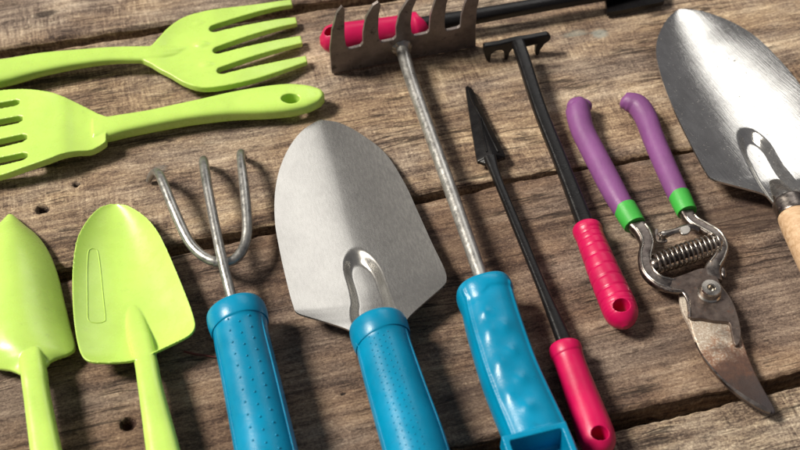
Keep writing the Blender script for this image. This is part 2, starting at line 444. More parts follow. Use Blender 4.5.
def plank(lo, hi, material, seed, label, dents=()):
    """lo, hi: lists of (x', y') for the near and far long edges in board coordinates."""
    nx, ny = 620, 190; x = np.linspace(-0.36, 0.36, nx)
    def edge(pts, s):
        p = np.array(sorted(pts)); e = np.interp(x, p[:, 0], p[:, 1])
        return e + 0.0016 * vnoise(x * 22, x * 0, s) + 0.0010 * vnoise(x * 110, x * 0 + 3, s + 1) + 0.0006 * vnoise(x * 420, x * 0 + 3, s + 2)
    a, b = edge(lo, seed + 20), edge(hi, seed + 40)
    t = np.linspace(0, 1, ny); t = 0.5 - 0.5 * np.cos(np.pi * t) * (0.5 + 0.5 * np.abs(np.cos(np.pi * t))) ** 0.15
    X = np.repeat(x[None], ny, 0); Y = a[None] * (1 - t[:, None]) + b[None] * t[:, None]
    Z = 0.0007 * vnoise(X * 16, Y * 40, seed) + 0.0005 * vnoise(X * 60, Y * 380, seed + 3) + 0.0003 * vnoise(X * 260, Y * 900, seed + 5) - 0.0006
    e = np.minimum(Y - a[None], b[None] - Y)
    rr = 0.0016 + 0.0016 * (vnoise(X * 60, Y * 0, seed + 7) + 0.5)
    Z -= np.where(e < rr, (rr - e) ** 2 / rr * 0.9, 0)
    for (dx, dy, rx, ry, dep) in dents:
        q = ((X - dx) / rx) ** 2 + ((Y - dy) / ry) ** 2; Z -= dep * np.clip(1.3 - q, 0, 1)
    V = np.stack([X, Y, Z], -1).reshape(-1, 3)
    sk = []
    for row in (0, ny - 1):
        for k, zz in enumerate((-0.006, -0.012, -0.024)):
            ee = (a if row == 0 else b) + (1 if row == 0 else -1) * (0.0003 + 0.0012 * (vnoise(x * 90, x * 0 + k, seed + 60 + row) + 0.5))
            sk.append(np.stack([x, ee, np.full(nx, zz)], -1))
    V = np.concatenate([V] + sk); F = []
    i = np.arange(ny - 1)[:, None] * nx + np.arange(nx - 1)[None]
    F = np.stack([i, i + 1, i + nx + 1, i + nx], -1).reshape(-1, 4).tolist()
    base = ny * nx
    for w, row in enumerate((0, ny - 1)):
        prev = row * nx
        for k in range(3):
            cur = base + (w * 3 + k) * nx
            for j in range(nx - 1):
                F.append([prev + j, cur + j, cur + j + 1, prev + j + 1] if w == 0 else [prev + j, prev + j + 1, cur + j + 1, cur + j])
            prev = cur
    me = bpy.data.meshes.new('plank'); me.from_pydata(V.tolist(), [], F); me.update(); me.materials.append(material)
    me.polygons.foreach_set('use_smooth', [True] * len(me.polygons)); me.set_sharp_from_angle(angle=R(55))
    o = bpy.data.objects.new('plank', me); COL.objects.link(o); o.rotation_euler = (0, 0, ANG)
    o['kind'] = 'structure'; o['label'] = label; return o

q = lambda x, y: tuple(loc2(x, y)[:2])
def ends(*pts): return list(pts)
gA_hi = ends(q(0, 47), q(150, 24), q(320, -2), q(520, -32))                 # far lip of gap 1
gA_lo = ends(q(0, 56), q(150, 33), q(320, 9), q(520, -20))
gB_hi = ends(q(-60, 289), q(60, 265), q(250, 226), q(440, 188), q(520, 173.5), q(640, 155), q(800, 130))
gB_lo = ends(q(-60, 304), q(60, 279), q(250, 236), q(440, 197), q(520, 178), q(640, 158), q(800, 133))
gC_hi = ends(q(430, 449), q(610, 412), q(690, 395), q(800, 369))
gC_lo = ends(q(430, 470), q(610, 431), q(690, 412), q(800, 384))
sp = lambda px, py, rx, ry, c, a: (*q(px, py), rx, ry, c, a)
yA = max(p[1] for p in gA_hi)
def shift(L, d): return [(x, y + d) for x, y in L]
mA = board_material(1, (1.26, 1.17, 1.07), .92, 0.34, spots=[sp(45, 13, 0.009, 0.004, (0.02, 0.012, 0.01), 0.75)])
mB = board_material(2, (1.42, 1.33, 1.18), .92, 0.24, spots=[sp(600, 33, 0.0062, 0.0052, (0.42, 0.46, 0.42), 0.6), sp(576, 33, 0.009, 0.003, (0.42, 0.46, 0.40), 0.4), sp(160, 168, 0.004, 0.003, (0.30, 0.32, 0.31), 0.3), sp(42, 208, 0.0046, 0.0036, (0.02, 0.012, 0.01), 0.95), sp(76, 183, 0.0030, 0.0018, (0.02, 0.012, 0.01), 0.9)])
mC = board_material(3, (0.92, 0.80, 0.73), .98, 0.06, spots=[sp(745, 215, 0.050, 0.018, (0.075, 0.045, 0.036), 0.55), sp(690, 345, 0.05, 0.010, (0.10, 0.065, 0.05), 0.3), sp(440, 250, 0.055, 0.016, (0.085, 0.052, 0.042), 0.4), sp(480, 400, 0.04, 0.022, (0.085, 0.055, 0.045), 0.4), sp(128, 423, 0.0046, 0.0040, (0.035, 0.012, 0.008), 0.95), sp(343, 393, 0.0022, 0.0009, (0.02, 0.012, 0.01), 0.9)])  # includes shade painted in beside the steel trowel and between the blue handles
mD = board_material(4, (1.36, 1.30, 1.14), .72, 0.30)
plank(gA_hi, shift([(x, gA_hi[0][1]) for x in (-0.4, 0.4)], 0.15), mA, 11, 'rough sawn grey brown plank along the top edge')
plank(gB_hi, gA_lo, mB, 12, 'light weathered plank under the forks and the tool heads', dents=[(*q(42, 208), 0.0034, 0.0028, 0.006), (*q(76, 183), 0.0020, 0.0015, 0.004), (*q(44, 14), 0.004, 0.002, 0.001)])
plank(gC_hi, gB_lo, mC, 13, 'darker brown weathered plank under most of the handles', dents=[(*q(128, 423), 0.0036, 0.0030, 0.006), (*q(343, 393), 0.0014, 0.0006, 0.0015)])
plank(shift([(x, gC_lo[0][1]) for x in (-0.4, 0.4)], -0.17), gC_lo, mD, 14, 'pale rough plank at the bottom right corner')
# ground below the boards
m_, nt_, bs_ = nodes('dark_underside'); nt_.links.new(ramp(nt_, [(0.3, (0.02, 0.013, 0.011)), (0.7, (0.06, 0.042, 0.036))], noise_tex(nt_, coords(nt_, (1, 1, 1)), 120, 4)), bs_.inputs['Base Color']); bs_.inputs['Roughness'].default_value = 0.9
gm = mesh_of('ground', ([(-1.5, -1.5, -0.026), (1.5, -1.5, -0.026), (1.5, 1.5, -0.026), (-1.5, 1.5, -0.026)], [(0, 1, 2, 3)])); gm.materials.append(m_)
go = bpy.data.objects.new('ground', gm); COL.objects.link(go); go['kind'] = 'structure'; go['label'] = 'dark base under the plank gaps'

# ------------------------------------------------------------------ lime plastic fork, tines to the right
LIME = 'lime green plastic garden tools'
t = thing('hand_fork', 'lime green plastic fork at the top left with its four tines pointing right', 'fork', 120, 60, LIME)
Zh = 0.011
handle = Tube([(-95, 84, .0085, 18, .5), (-50, 78, .0085, 18, .5), (0, 73.5, .0088, 16.5, .5), (40, 65, .0092, 14, .5), (80, 59, .0095, 11, .55), (115, 55.5, .0100, 9.8, .55), (150, 54.5, .0104, 10, .45), (168, 52, .0104, 8, .35), (184, 49.5, .0096, 5, .3)], ex=0.6, n=36).mesh()
head = blade([(138, 50, 139, 58, .0120, .0005), (150, 45.5, 151, 63.5, .0125, .0003), (158, 37.5, 159, 68.5, .0127, .0008), (168, 27, 170, 74, .0127, .0018), (182, 17.5, 184, 82, .0126, .0020), (198, 12, 200, 86.8, .0124, .0014), (216, 8.5, 220, 86, .0120, .0006), (250, 4.5, 252, 79.5, .0104, .0002), (275, 1, 280, 71, .0080, 0), (291, -1.2, 307.5, 61.5, .0052, 0)], .0046, 90, 90, tvar=lambda u, e: 1 - .25 * sstep(.7, 1, u))
rib = Tube([(150, 54, .0112, 6, .5), (168, 51, .0110, 4.5, .5), (192, 47, .0098, 2.5, .4)], ex=0.9).mesh()
tines = []
for (hx, hy, rr) in ((199, 27, 9), (203, 47.5, 11), (208, 68, 9)):
    tines.append(ball(G(hx, hy, .0084), .0072, (1.1, .62, .52), 24))
cuts = []
for (x1, y1, x2, y2, w1, w2, zz) in ((214, 27, 296, 9.3, 5.0, 9.4, .009), (217.5, 48.5, 300.5, 27.6, 5.0, 9.4, .009), (221.5, 69, 306, 47.4, 5.0, 9.4, .009)):
    a = G(x1, y1, .0125); m2 = G((x1 + x2) / 2, (y1 + y2) / 2, .0095); b = G(x2 + 12, y2 - 3, .005); w = w1 * mpp(a); wb = w2 * mpp(b)
    a.z = m2.z = b.z = -.01
    d = (b - a).normalized(); s_ = Vector((-d.y, d.x, 0)).normalized()
    cuts.append(prism([a - d * w * 1.0 + s_ * w * .3, a - d * w * .6 + s_ * w * .8, a + s_ * w, m2 + s_ * (w + wb) / 2, b + s_ * wb, b - s_ * wb, m2 - s_ * (w + wb) / 2, a - s_ * w, a - d * w * .6 - s_ * w * .8, a - d * w * 1.0 - s_ * w * .3], (0, 0, .04)))
for (ax_, ay_, bx_, by_) in ((289, -12, 300, 12), (296, 10, 303, 26), (300.5, 28, 309, 46), (306.5, 48, 316, 70)):   # tine tips end square
    pass
cuts.append(prism([G(x, y, .005) - Vector((0, 0, .015)) for x, y in ((291.5, -10), (293, 7.5), (296.5, 8), (298, 25), (301, 26), (302.5, 43), (306, 45), (308.3, 66), (330, 66), (330, -10))], (0, 0, .04)))
body = fuse([handle, head, rib] + tines, cuts, voxel=.0004, smooth=12)
def between(a, b):   # band between two tine centrelines
    return a, b
regs = []
bounds = [(-60, -60), None]
seps = [lambda x: 26 - (x - 216) * .155, lambda x: 47 - (x - 219) * .2, lambda x: 67 - (x - 222) * .21]
def tine_test(k):
    def f(x, y):
        if x < 216: return False
        lo = seps[k - 1](x) if k > 0 else -999; hi = seps[k](x) if k < 3 else 999
        return lo <= y < hi
    return f
split(body, [('handle', t, lambda x, y: x < 152)] + [('tine', t, tine_test(k)) for k in range(4)] + [('head', t, lambda x, y: True)], M['lime'])

# ------------------------------------------------------------------ lime plastic fork, handle to the right
t = thing('hand_fork', 'lime green plastic slotted fork with a hang hole at the right end of its handle', 'fork', 180, 125, LIME)
handle = Tube([(94, 131.5, .0078, 14.6, .5), (110, 129, .0080, 13.4, .6), (125, 126, .0080, 12.2, .68), (150, 121.5, .0078, 11.2, .75), (180, 115.5, .0078, 11.6, .75), (205, 111, .0078, 12.8, .7), (235, 106, .0078, 15.5, .58), (265, 102.8, .0078, 18.4, .5), (288, 100.5, .0078, 18.8, .48), (306, 99, .0078, 15.6, .52), (318, 98, .0078, 10, .72), (324.5, 97.6, .0078, 3.0, 1.4)], ex=0.55, n=40, m=90).mesh()
head = blade([(106, 116, 106, 141, .0122, .0), (98, 113, 99, 146, .0112, .0), (88, 108, 90, 150, .0112, .0006), (75, 101.5, 76, 151, .0126, .0014), (62, 95.5, 62, 153.5, .0144, .0018), (48, 91, 48, 158.5, .0142, .0020), (25, 88.5, 25, 166.5, .0120, .0012), (0, 90, 0, 175, .0098, .0006), (-35, 96, -35, 182, .0075, .0003), (-75, 104, -75, 190, .005, .0)], .0050, 80, 60)
cuts = []
for (x1, y1, hw, sl) in ((15, 99.5, 3.8, .16), (17, 116, 4.8, .19), (21, 135, 5.4, .22), (22, 154, 5.2, .2)):
    a = G(x1, y1, .013); b = G(-120, y1 + (x1 + 120) * sl, .005); a.z = b.z = .009; w = hw * mpp(a)
    d = (b - a).normalized(); s = Vector((-d.y, d.x, 0)).normalized()
    cuts.append(prism([a + s * w, a - d * w * .9 + s * w * .55, a - d * w * .9 - s * w * .55, a - s * w, b - s * w * 1.5, b + s * w * 1.5], (0, 0, .03)))
    cuts[-1] = ([v - Vector((0, 0, .015)) for v in cuts[-1][0]], cuts[-1][1])
hc = G(290.5, 98.2, .0128)
cuts.append(lathe(hc, [(0.00001, -.03), (.0052, -.03), (.0052, .02), (0.00001, .02)], 32, Matrix.Diagonal((1.05, .72, 1))))
body = fuse([handle, head], cuts, voxel=.0004, smooth=5)
def slot_sep(k):
    sl = [.17, .2, .22][k]; y0 = [107.5, 125.5, 144.5][k]
seps2 = [lambda x: 100 - (x - 15) * .16, lambda x: 116.5 - (x - 17) * .19, lambda x: 135.5 - (x - 21) * .22, lambda x: 154.5 - (x - 22) * .2]
def tine2(k):
    def f(x, y):
        if x > 14: return False
        lo = seps2[k - 1](x) if k > 0 else -999; hi = seps2[k](x) if k < 4 else 999
        return lo <= y < hi
    return f
split(body, [('handle', t, lambda x, y: x > 103)] + [('tine', t, tine2(k)) for k in range(5)] + [('head', t, lambda x, y: True)], M['lime'])

# ------------------------------------------------------------------ lime plastic trowel, hollow face up
t = thing('hand_trowel', 'broad lime green plastic trowel lying hollow side up with a long embossed slot outline', 'trowel', 150, 400, LIME)
bl = blade([(111, 203, 117, 203, .0085, .0005), (98, 208, 130, 206, .0105, .003), (86, 221, 146, 217, .0125, .006), (77, 238, 157, 230, .0135, .0080), (73, 260, 166, 247, .0138, .0088), (72, 285, 176, 270, .0140, .0085), (73, 312, 185, 292, .0140, .0080), (76, 336, 192, 311, .0142, .0072), (81, 354, 195, 325, .0145, .0065), (90, 361, 190, 334, .0150, .0055), (110, 362, 175, 342, .0160, .003), (128, 361, 158, 350, .0170, .001)], .0022, 120, 80, p=2.1)
stem = Tube([(127, 288, .0030, 3, .5), (133, 310, .0042, 8, .5), (139, 335, .0078, 11, .55), (146, 362, .0125, 11.4, .75), (150, 385, .0140, 12, .8), (156, 415, .0140, 14, .75), (163, 450, .0140, 16.5, .65), (174, 505, .0140, 19, .6), (180, 535, .014, 18, .6), (183, 553, .014, 8, .8)], ex=0.75, n=36, m=80).mesh()
emb = []
def inner(px, py): return G(px, py, .0072)
lp = [(87.5, 312), (87.3, 300), (87, 270), (88, 253), (90.5, 249), (95, 249), (98, 253), (100.5, 270), (103.5, 300), (105.5, 318), (104, 321.5), (98, 323), (91, 322), (88, 319), (87.5, 312)]
body = fuse([bl, stem], voxel=.00040, smooth=5)
made = split(body, [('handle', t, lambda x, y: y > 362 - (x - 128) * .32 and x > 120), ('blade', t, lambda x, y: True)], M['lime'])
# the embossed outline follows the hollow of the blade: drop a fine bead on the surface
bvh_src = made[1]
from mathutils.bvhtree import BVHTree
def bead_on(obj, pts, r, name, material, parent):
    dg = bpy.context.evaluated_depsgraph_get(); bv = BVHTree.FromObject(obj, dg); off = root_of(obj)
    rows = []
    for i in range(len(pts) * 6):
        qv = cr([np.array(p_, float) for p_ in pts], i / (len(pts) * 6 - 1)); v = ray(qv[0], qv[1]).normalized()
        h = bv.ray_cast(CP - off, v)
        if h[0]: w_ = h[0] + off; rows.append((w_.x, w_.y, w_.z, r, 1))
    if len(rows) > 3: return part(name, Tube(rows, n=8, m=len(rows), world=True, linear=True).mesh(), material, parent)
bead_on(bvh_src, lp, .00026, 'embossed_outline', M['lime'], made[1])

# ------------------------------------------------------------------ lime plastic transplanting trowel, back up
t = thing('hand_trowel', 'narrow pointed lime green plastic trowel at the left edge with its rounded back up', 'trowel', 40, 400, LIME)
bl = blade([(8, 214, 13, 214.5, .003, -0.0005), (-3, 226, 25, 225, .003, -0.0043), (-15, 243, 37, 235, .0035, -0.0085), (-25, 265, 48, 250, .004, -0.0111), (-30, 290, 57, 272, .004, -0.0127), (-33, 320, 64, 300, .004, -0.0133), (-33, 345, 70, 325, .0045, -0.0133), (-28, 360, 75, 347, .006, -0.0116), (-10, 367, 68, 354, .009, -0.0075), (10, 370, 52, 360, .012, -0.0031), (20, 374, 46, 366, .0140, -0.0011)], .0024, 120, 80, p=2.0)
stem = Tube([(25, 318, .0125, 3, .5), (30, 345, .0132, 9.5, .6), (34, 372, .0140, 12.6, .8), (37, 395, .0140, 12.8, .8), (46, 450, .0140, 15, .7), (58, 515, .0140, 18, .6), (63, 540, .014, 17, .6), (66, 556, .014, 7, .8)], ex=0.7, n=36, m=80).mesh()
body = fuse([bl, stem], voxel=.00042, smooth=5)
split(body, [('handle', t, lambda x, y: y > 374 - (x - 22) * .3 and x > 14), ('blade', t, lambda x, y: True)], M['lime'])

# ------------------------------------------------------------------ blue handled tools
BLUE = 'steel garden tools with blue handles'
def dots(tube, rows, r, length):
    """rows: (angle, first distance from the collar end in metres, pitch); small domes standing on the grip"""
    cum = [0.0]
    for i in range(1, tube.m): cum.append(cum[-1] + (tube.c[i] - tube.c[i - 1]).length)
    ms = []
    for phi, d0, pitch in rows:
        d = d0
        while d < length and d < cum[-1]:
            ms.append(ball(tube.at(float(np.interp(d, cum, np.linspace(0, 1, tube.m))), phi, .997), r, seg=8)); d += pitch
    return merge(*ms)

# three prong cultivator
t = thing('hand_cultivator', 'three prong steel cultivator with a dotted blue handle', 'cultivator', 250, 400, BLUE)
hz = .0165
tb = Tube([(235, 309, hz, 25, 1), (236, 312, hz, 29.5, 1), (238, 320, hz, 30.5, 1), (239.5, 327, hz, 29.5, 1), (240.5, 331, hz, 27.5, 1), (243, 345, hz, 27.8, 1), (251, 380, hz, 28.8, 1), (266, 450, hz, 31, 1), (277, 500, hz, 32, 1), (287, 545, hz, 30, 1), (290, 560, hz, 22, 1)], n=64, m=160)
dd = dots(tb, [(R(114), .0135, .0066), (R(92), .0165, .0066), (R(70), .0135, .0066)], .00062, .095)
h = part('handle', merge(tb.mesh(), dd), M['blue'], t)
for ph in (R(28), R(147)):
    pts = [(*tb.at(tt, ph, 1.0), .00055 * math.sin(math.pi * min(1, max(0.03, (tt - .35) / .5))) + .00005, 1) for tt in np.linspace(.36, .84, 20)]
    part('seam', Tube(pts, n=10, m=50, world=True).mesh(), M['blue'], h)
part('shaft', Tube([(237, 322, hz, 5.4), (232, 300, .0170, 5.4), (220, 250, .0195, 5.2), (209, 195, .0200, 4.9), (204.5, 168, .0175, 5.1), (203.5, 160, .0130, 4.4), (205, 161, .007, 3.6), (206, 165, .0015, 2.6)], n=20, m=80).mesh(), M['prong'], t)
part('prong', Tube([(224, 262.5, .0150, 5.2), (210, 260, .0150, 5.2), (197, 251, .0155, 5.2), (187, 238, .0165, 5.2), (175, 212, .0180, 5.1), (164, 185, .0180, 5.0), (159, 174, .0155, 4.5), (155, 172, .0105, 4.0), (151, 175.5, .0055, 3.4), (148.5, 181, .0015, 2.6)], n=18, m=90).mesh(), M['prong'], t)
part('prong', Tube([(214, 262.5, .0150, 5.2), (229, 262, .0150, 5.2), (239, 255, .0152, 5.2), (245.5, 242, .0158, 5.2), (247, 222, .0170, 5.2), (244, 185, .0175, 5.0), (241, 160, .0155, 4.4), (241, 153, .0110, 4.2), (243, 155, .0055, 3.4), (245, 158, .0015, 2.6)], n=18, m=90).mesh(), M['prong'], t)

# steel trowel
t = thing('hand_trowel', 'broad grey satin steel trowel with a blue handle in the middle', 'trowel', 380, 380, BLUE)
def chan(y, d, u, e):
    hw = 20 + 6 * sstep(.55, .95, u); rho = math.hypot(d / hw, max(0, .565 - u) / .085)
    return -0.0040 * sstep(1.0, .52, rho) if rho < 1 else 0
bl = blade([(318, 120.2, 323, 119.8, .0018, .0), (303, 130, 340, 123, .0024, .0008), (290, 146, 361, 134, .0038, .0022), (280, 168, 385, 153, .0058, .0040), (275, 193, 404, 182, .0077, .0053), (275, 222, 418, 212, .0095, .0060), (280, 252, 432, 243, .0115, .0062), (287, 283, 444, 268, .0135, .0060), (293, 305, 446.5, 279, .0150, .0055), (298, 313, 443, 286, .0156, .0051), (320, 320, 426, 301, .0148, .0031), (349, 330, 408, 318, .0142, .0010), (358, 340, 402, 332, .0140, 0)], .0014, 220, 180, p=1.75, extra=chan)
part('blade', bl, M['satin'], t, sharp=60)
hz = .0168
tb = Tube([(377, 322, hz, 25, 1), (378, 325.5, hz, 29, 1), (380, 334, hz, 30, 1), (382, 341, hz, 29.3, 1), (383.5, 345, hz, 27.7, 1), (387, 358, hz, 28.2, 1), (398, 394, hz, 30, 1), (415, 447, hz, 32.5, 1), (428, 495, hz, 33, 1), (440, 540, hz, 30, 1), (443, 555, hz, 22, 1)], n=64, m=160)
dd = dots(tb, [(R(r_), .0145 + .0018 * (k % 2), .0036) for k, r_ in enumerate((58, 68, 78, 88, 98))], .00042, .090)
h = part('handle', merge(tb.mesh(), dd), M['blue'], t)
for ph in (R(22), R(150)):
    pts = [(*tb.at(tt, ph, 1.0), .00055 * math.sin(math.pi * min(1, max(0.03, (tt - .30) / .55))) + .00005, 1) for tt in np.linspace(.31, .84, 20)]
    part('seam', Tube(pts, n=10, m=50, world=True).mesh(), M['blue'], h)

# five tine rake
t = thing('hand_rake', 'steel rake with five upright tines and a blue handle with finger dimples', 'rake', 500, 380, BLUE)
pa, pb = G(332, 74, .0005), G(476, 47, .0005)
ex = (pb - pa).normalized(); nrm = Vector((-ex.y, ex.x, 0)); nrm = -nrm if nrm.dot(FW) < 0 else nrm
nrm = (nrm + Vector((0, 0, .10))).normalized(); nrm.normalize()
RP = lambda x, y: onplane(x, y, pa, nrm)
outline = [(332, 74), (476, 47), (475.8, 30), (477, 10), (481, -8), (486, -22), (480, -22), (471, -10), (465, 4), (461.5, 16), (460.5, 26.5), (458, 28.5), (447, 31), (445, 29),
           (444.8, 20), (446.5, 5), (451, -10), (449, -15), (442, -11), (435, 2), (430.5, 16), (429.3, 31), (427, 33.5), (414.5, 36.5), (412, 34), (410.8, 24), (412.5, 10), (417, -1), (414, -5), (407, 2), (399.5, 14), (396, 28), (396.3, 37), (393.5, 40), (382, 42.5), (379.3, 40.5),
           (378.3, 30), (378.8, 16), (381, 6), (378.5, 2.5), (373, 6), (366, 18), (363, 33), (363, 43.5), (360.5, 46.5), (349, 49.5), (346.3, 47), (344.7, 36), (344.6, 20), (345, 10.5), (342, 7), (337, 13), (332, 31), (330, 50)]
hd = part('rake_head', prism([RP(x, y) for x, y in outline], nrm * .0022), M['rake'], t, bevel=.0004, sharp=30)
part('rod', Tube([(402, 48, .0125, 6.6), (412, 82, .0128, 6.6), (447, 180, .0148, 6.8), (478, 268, .0168, 7.0), (484, 285, .0170, 7.0)], n=24, m=40).mesh(), M['galv'], t)
wl = []
for k in range(9):
    a = 2 * math.pi * k / 9; c = G(401.5, 47.5, .0125)
    wl.append(ball(c + ex * math.cos(a) * .0042 + Vector((0, 0, 1)) * math.sin(a) * .0040 + nrm * .0002, .0026 + .0006 * random.random(), (1, .8, 1), 10))
wl.append(ball(G(402, 47.5, .0125), .0052, (1, .7, 1)))
v_, n_, f_ = fuse(wl, voxel=.0004, smooth=2)
part('weld', ([Vector(x.tolist()) for x in v_], f_), M['weld'], hd, fix=False, sharp=180)
hz = .0165
tb = Tube([(482.5, 287, hz, 24, 1), (483.3, 289, hz, 27.5, 1), (484.8, 294, hz, 28.8, 1), (486.5, 300, hz, 28.2, 1), (488, 304, hz, 27.4, .98), (495, 330, hz, 28.6, .95), (508, 370, hz, 30, .92), (520, 400, hz, 31.2, .9), (531, 425, hz, 32, .9), (545, 458, hz, 33, .9), (556, 485, hz, 32, .9), (562, 500, hz, 24, .9)], n=160, m=260, ex=0.82)
tv, tf = tb.mesh()
bumps = [(G(x, y, hz + .0138), r_) for (x, y, r_) in ((484, 311, 4), (488, 330, 6), (505, 325, 5.5), (498.5, 362, 6), (512, 350, 5.5), (507, 393, 6), (521, 378, 5.5), (528, 406, 5.5))]
for i_, v_ in enumerate(tv):
    for g_, r_ in bumps:
        dd_ = (v_ - g_).length / (r_ * 1.3 * mpp(g_))
        if dd_ < 3: v_.z += .0010 * math.exp(-dd_ * dd_)
ms = [(tv, tf)]
# raised panel rim
ax = (tb.at(.9, math.pi / 2) - tb.at(.2, math.pi / 2)).normalized()
for ph in (R(38), R(140)):
    pts = [(*tb.at(tt, ph, .992), .0010, 1) for tt in np.linspace(.20, .78, 16)]; ms.append(Tube(pts, n=12, m=50, world=True).mesh())
sx = Vector((ax.y, -ax.x, 0)).normalized(); fr = Matrix((sx, ax.cross(sx) * -1, Vector((0, 0, 1)))).transposed()
fr = Matrix((sx, Vector((ax.x, ax.y, 0)).normalized(), Vector((0, 0, 1)))).transposed()
cc = G(546.5, 465, hz + .0135)
ms.append(box(cc + Vector((0, 0, -.004)), (.0150, .0175, .0055), fr))
body = fuse(ms, [box(cc + Vector((0, 0, .002)), (.0121, .0145, .017), fr)], voxel=.00045, smooth=9)
split(body, [('handle', t, lambda x, y: True)], M['blue'])

# ------------------------------------------------------------------ slim black tools with pink handles
PINK = 'slim black garden tools with pink handles'
def pink_handle(rows, parent, hole, hr, rmod=None, hz_=None, hdir=(0, 0, 1), sq=.8):
    tb = Tube(rows, n=48, m=420 if rmod else 150, rmod=rmod)
    c = G(*hole)
    hd_ = Vector(hdir).normalized(); fr_ = hd_.to_track_quat('Z', 'Y').to_matrix() @ Matrix.Diagonal((1, sq, 1))
    hr *= 1.15; cut = lathe(c, [(1e-5, -.03), (hr * .8, -.03), (hr, 0), (hr * 1.25, .010), (1e-5, .010)], 28, fr_)
    body = fuse([tb.mesh()], [cut], voxel=.00026, smooth=1 if rmod else 2)
    return split(body, [('handle', parent, lambda x, y: True)], M['pink'])[0]

# spear
t = thing('hand_weeder', 'black spear headed weeder with a smooth pink handle at the bottom', 'weeder', 570, 380, PINK)
pink_handle([(564.5, 345, .0100, 13, 1), (565, 347, .0100, 16, 1), (566.5, 353, .0100, 16.5, 1), (568, 357, .0098, 15.6, 1), (572, 368, .0098, 15.4, 1), (581, 393, .0098, 16.6, 1), (592, 424, .0098, 18.6, 1), (597, 438, .0098, 18.8, 1), (600, 446, .0098, 16.5, 1), (602, 452, .0098, 11, 1), (603.2, 455.5, .0098, 3, 1)], t, (600.5, 432, .0185), .0036)
part('shaft', Tube([(490, 158, .0075, 6.5, .8), (497, 178, .0080, 4.6, .9), (515, 222, .0090, 4.8, .9), (543, 290, .0098, 5.2, .9), (563, 338, .0100, 7.6, .8), (567, 350, .0100, 7.8, .8)], n=20, m=60, ex=.7).mesh(), M['black'], t)
hd = part('spear_head', blade([(465.5, 87, 469.5, 86.5, .0045, -.0008), (466, 92, 473, 90, .005, -.0012), (468, 105, 479, 103, .0052, -.0022), (471, 125, 488, 122, .0055, -.0032), (474, 143, 497, 139, .006, -.0038), (477, 159, 505, 155, .0065, -.004), (480, 161.5, 503, 157.5, .0066, -.0035), (488, 164, 496, 160.5, .0072, -.001)], .0022, 60, 24, p=1.1), M['black'], t, sharp=35)
for ppx in ([(469, 90), (473, 102), (481, 118)], [(480, 118), (483, 134), (487, 152)], [(481, 117), (489, 134), (498, 152)]):
    bead_on(hd, ppx, .0007, 'ridge', M['black'], hd)

# small rake
t = thing('hand_rake', 'black hand rake with three small claws and a ribbed pink handle', 'rake', 600, 280, PINK)
def ribs(u):
    if u < .13 or u > .80: return 1.0
    k = (u - .13) / .67 * 16; f = k - int(k)
    return 1 - .050 * math.exp(-((f - .5) / .085) ** 2)
pink_handle([(586.5, 226, .0098, 12, 1), (587, 228, .0098, 14.5, 1), (588, 232, .0098, 15, 1), (589.5, 236, .0098, 14.2, 1), (595, 250, .0098, 14.8, 1), (605, 275, .0098, 16.2, 1), (616, 300, .0098, 17.6, 1), (620.5, 311, .0098, 17.6, 1), (623, 318, .0098, 15.5, 1), (625, 324, .0098, 10, 1), (626, 327.5, .0098, 3, 1)], t, (622, 304, .0185), .0037, rmod=ribs)
part('shaft', Tube([(518, 43, .0160, 6.4, .8), (523, 58, .0155, 6.6, .8), (540, 110, .0135, 6.8, .8), (562, 165, .0115, 7.2, .8), (582, 216, .0100, 8.2, .8), (588, 232, .0100, 8, .8)], n=24, m=50, ex=.6).mesh(), M['black'], t)
pa2, pb2 = G(488, 62, 0), G(538, 55.5, 0); e2 = (pb2 - pa2).normalized(); n2 = Vector((-e2.y, e2.x, 0))
RQ = lambda x, y: onplane(x, y, pa2, n2)
ol = [(484, 47), (500, 44.5), (516, 40.5), (530, 38.5), (548, 35), (551.5, 37.5), (550, 41), (545, 44.5), (541, 50), (538.5, 56), (535.5, 55.5), (536, 48), (538, 44.5), (526, 47.5), (513, 49.5), (510, 53), (508, 60.5), (505, 60), (505, 53.5), (502, 50.5), (496, 51.5), (491.5, 55), (490.5, 62.5), (487, 62), (484.5, 55)]
hd = part('claw_head', prism([RQ(x, y) for x, y in ol], n2 * .0042), M['black'], t, bevel=.0009, seg=3)

# the one lying along the top
t = thing('hand_hoe', 'black tool with a plain pink handle lying behind the upright rake tines', 'hoe', 400, 35, PINK)
pink_handle([(419.5, 26, .0098, 12, 1), (418.5, 26.5, .0098, 14.5, 1), (415, 27, .0098, 15, 1), (409, 28, .0098, 14, 1), (390, 31, .0098, 14.2, 1), (360, 35.5, .0098, 15, 1), (340, 38.5, .0098, 15.6, 1), (331, 39.5, .0098, 14.5, 1), (325, 40.5, .0098, 11, 1), (320, 41, .0098, 4, 1)], t, (330.5, 30, .0185), .0034)
part('shaft', Tube([(414, 27, .0100, 8.5, .9), (440, 22.5, .0105, 8.2, .9), (500, 12, .0115, 7.2, .9), (560, 1.5, .0115, 6.8, .9), (640, -12, .0115, 6.6, .9)], n=24, m=40, ex=.7).mesh(), M['black'], t)
hoe = blade([(602, -22, 607.5, 12.5, .008, .0, .0045), (620, -25, 622, 10, .0095, -.0005, .005), (640, -28, 642, 6, .0105, -.001, .0055), (662, -31, 662.5, 1.5, .0105, -.0005, .006), (666, -29, 665, -3, .0100, 0, .007)], .0032, 40, 20)
part('hoe_blade', hoe, M['black'], t, bevel=.0005)

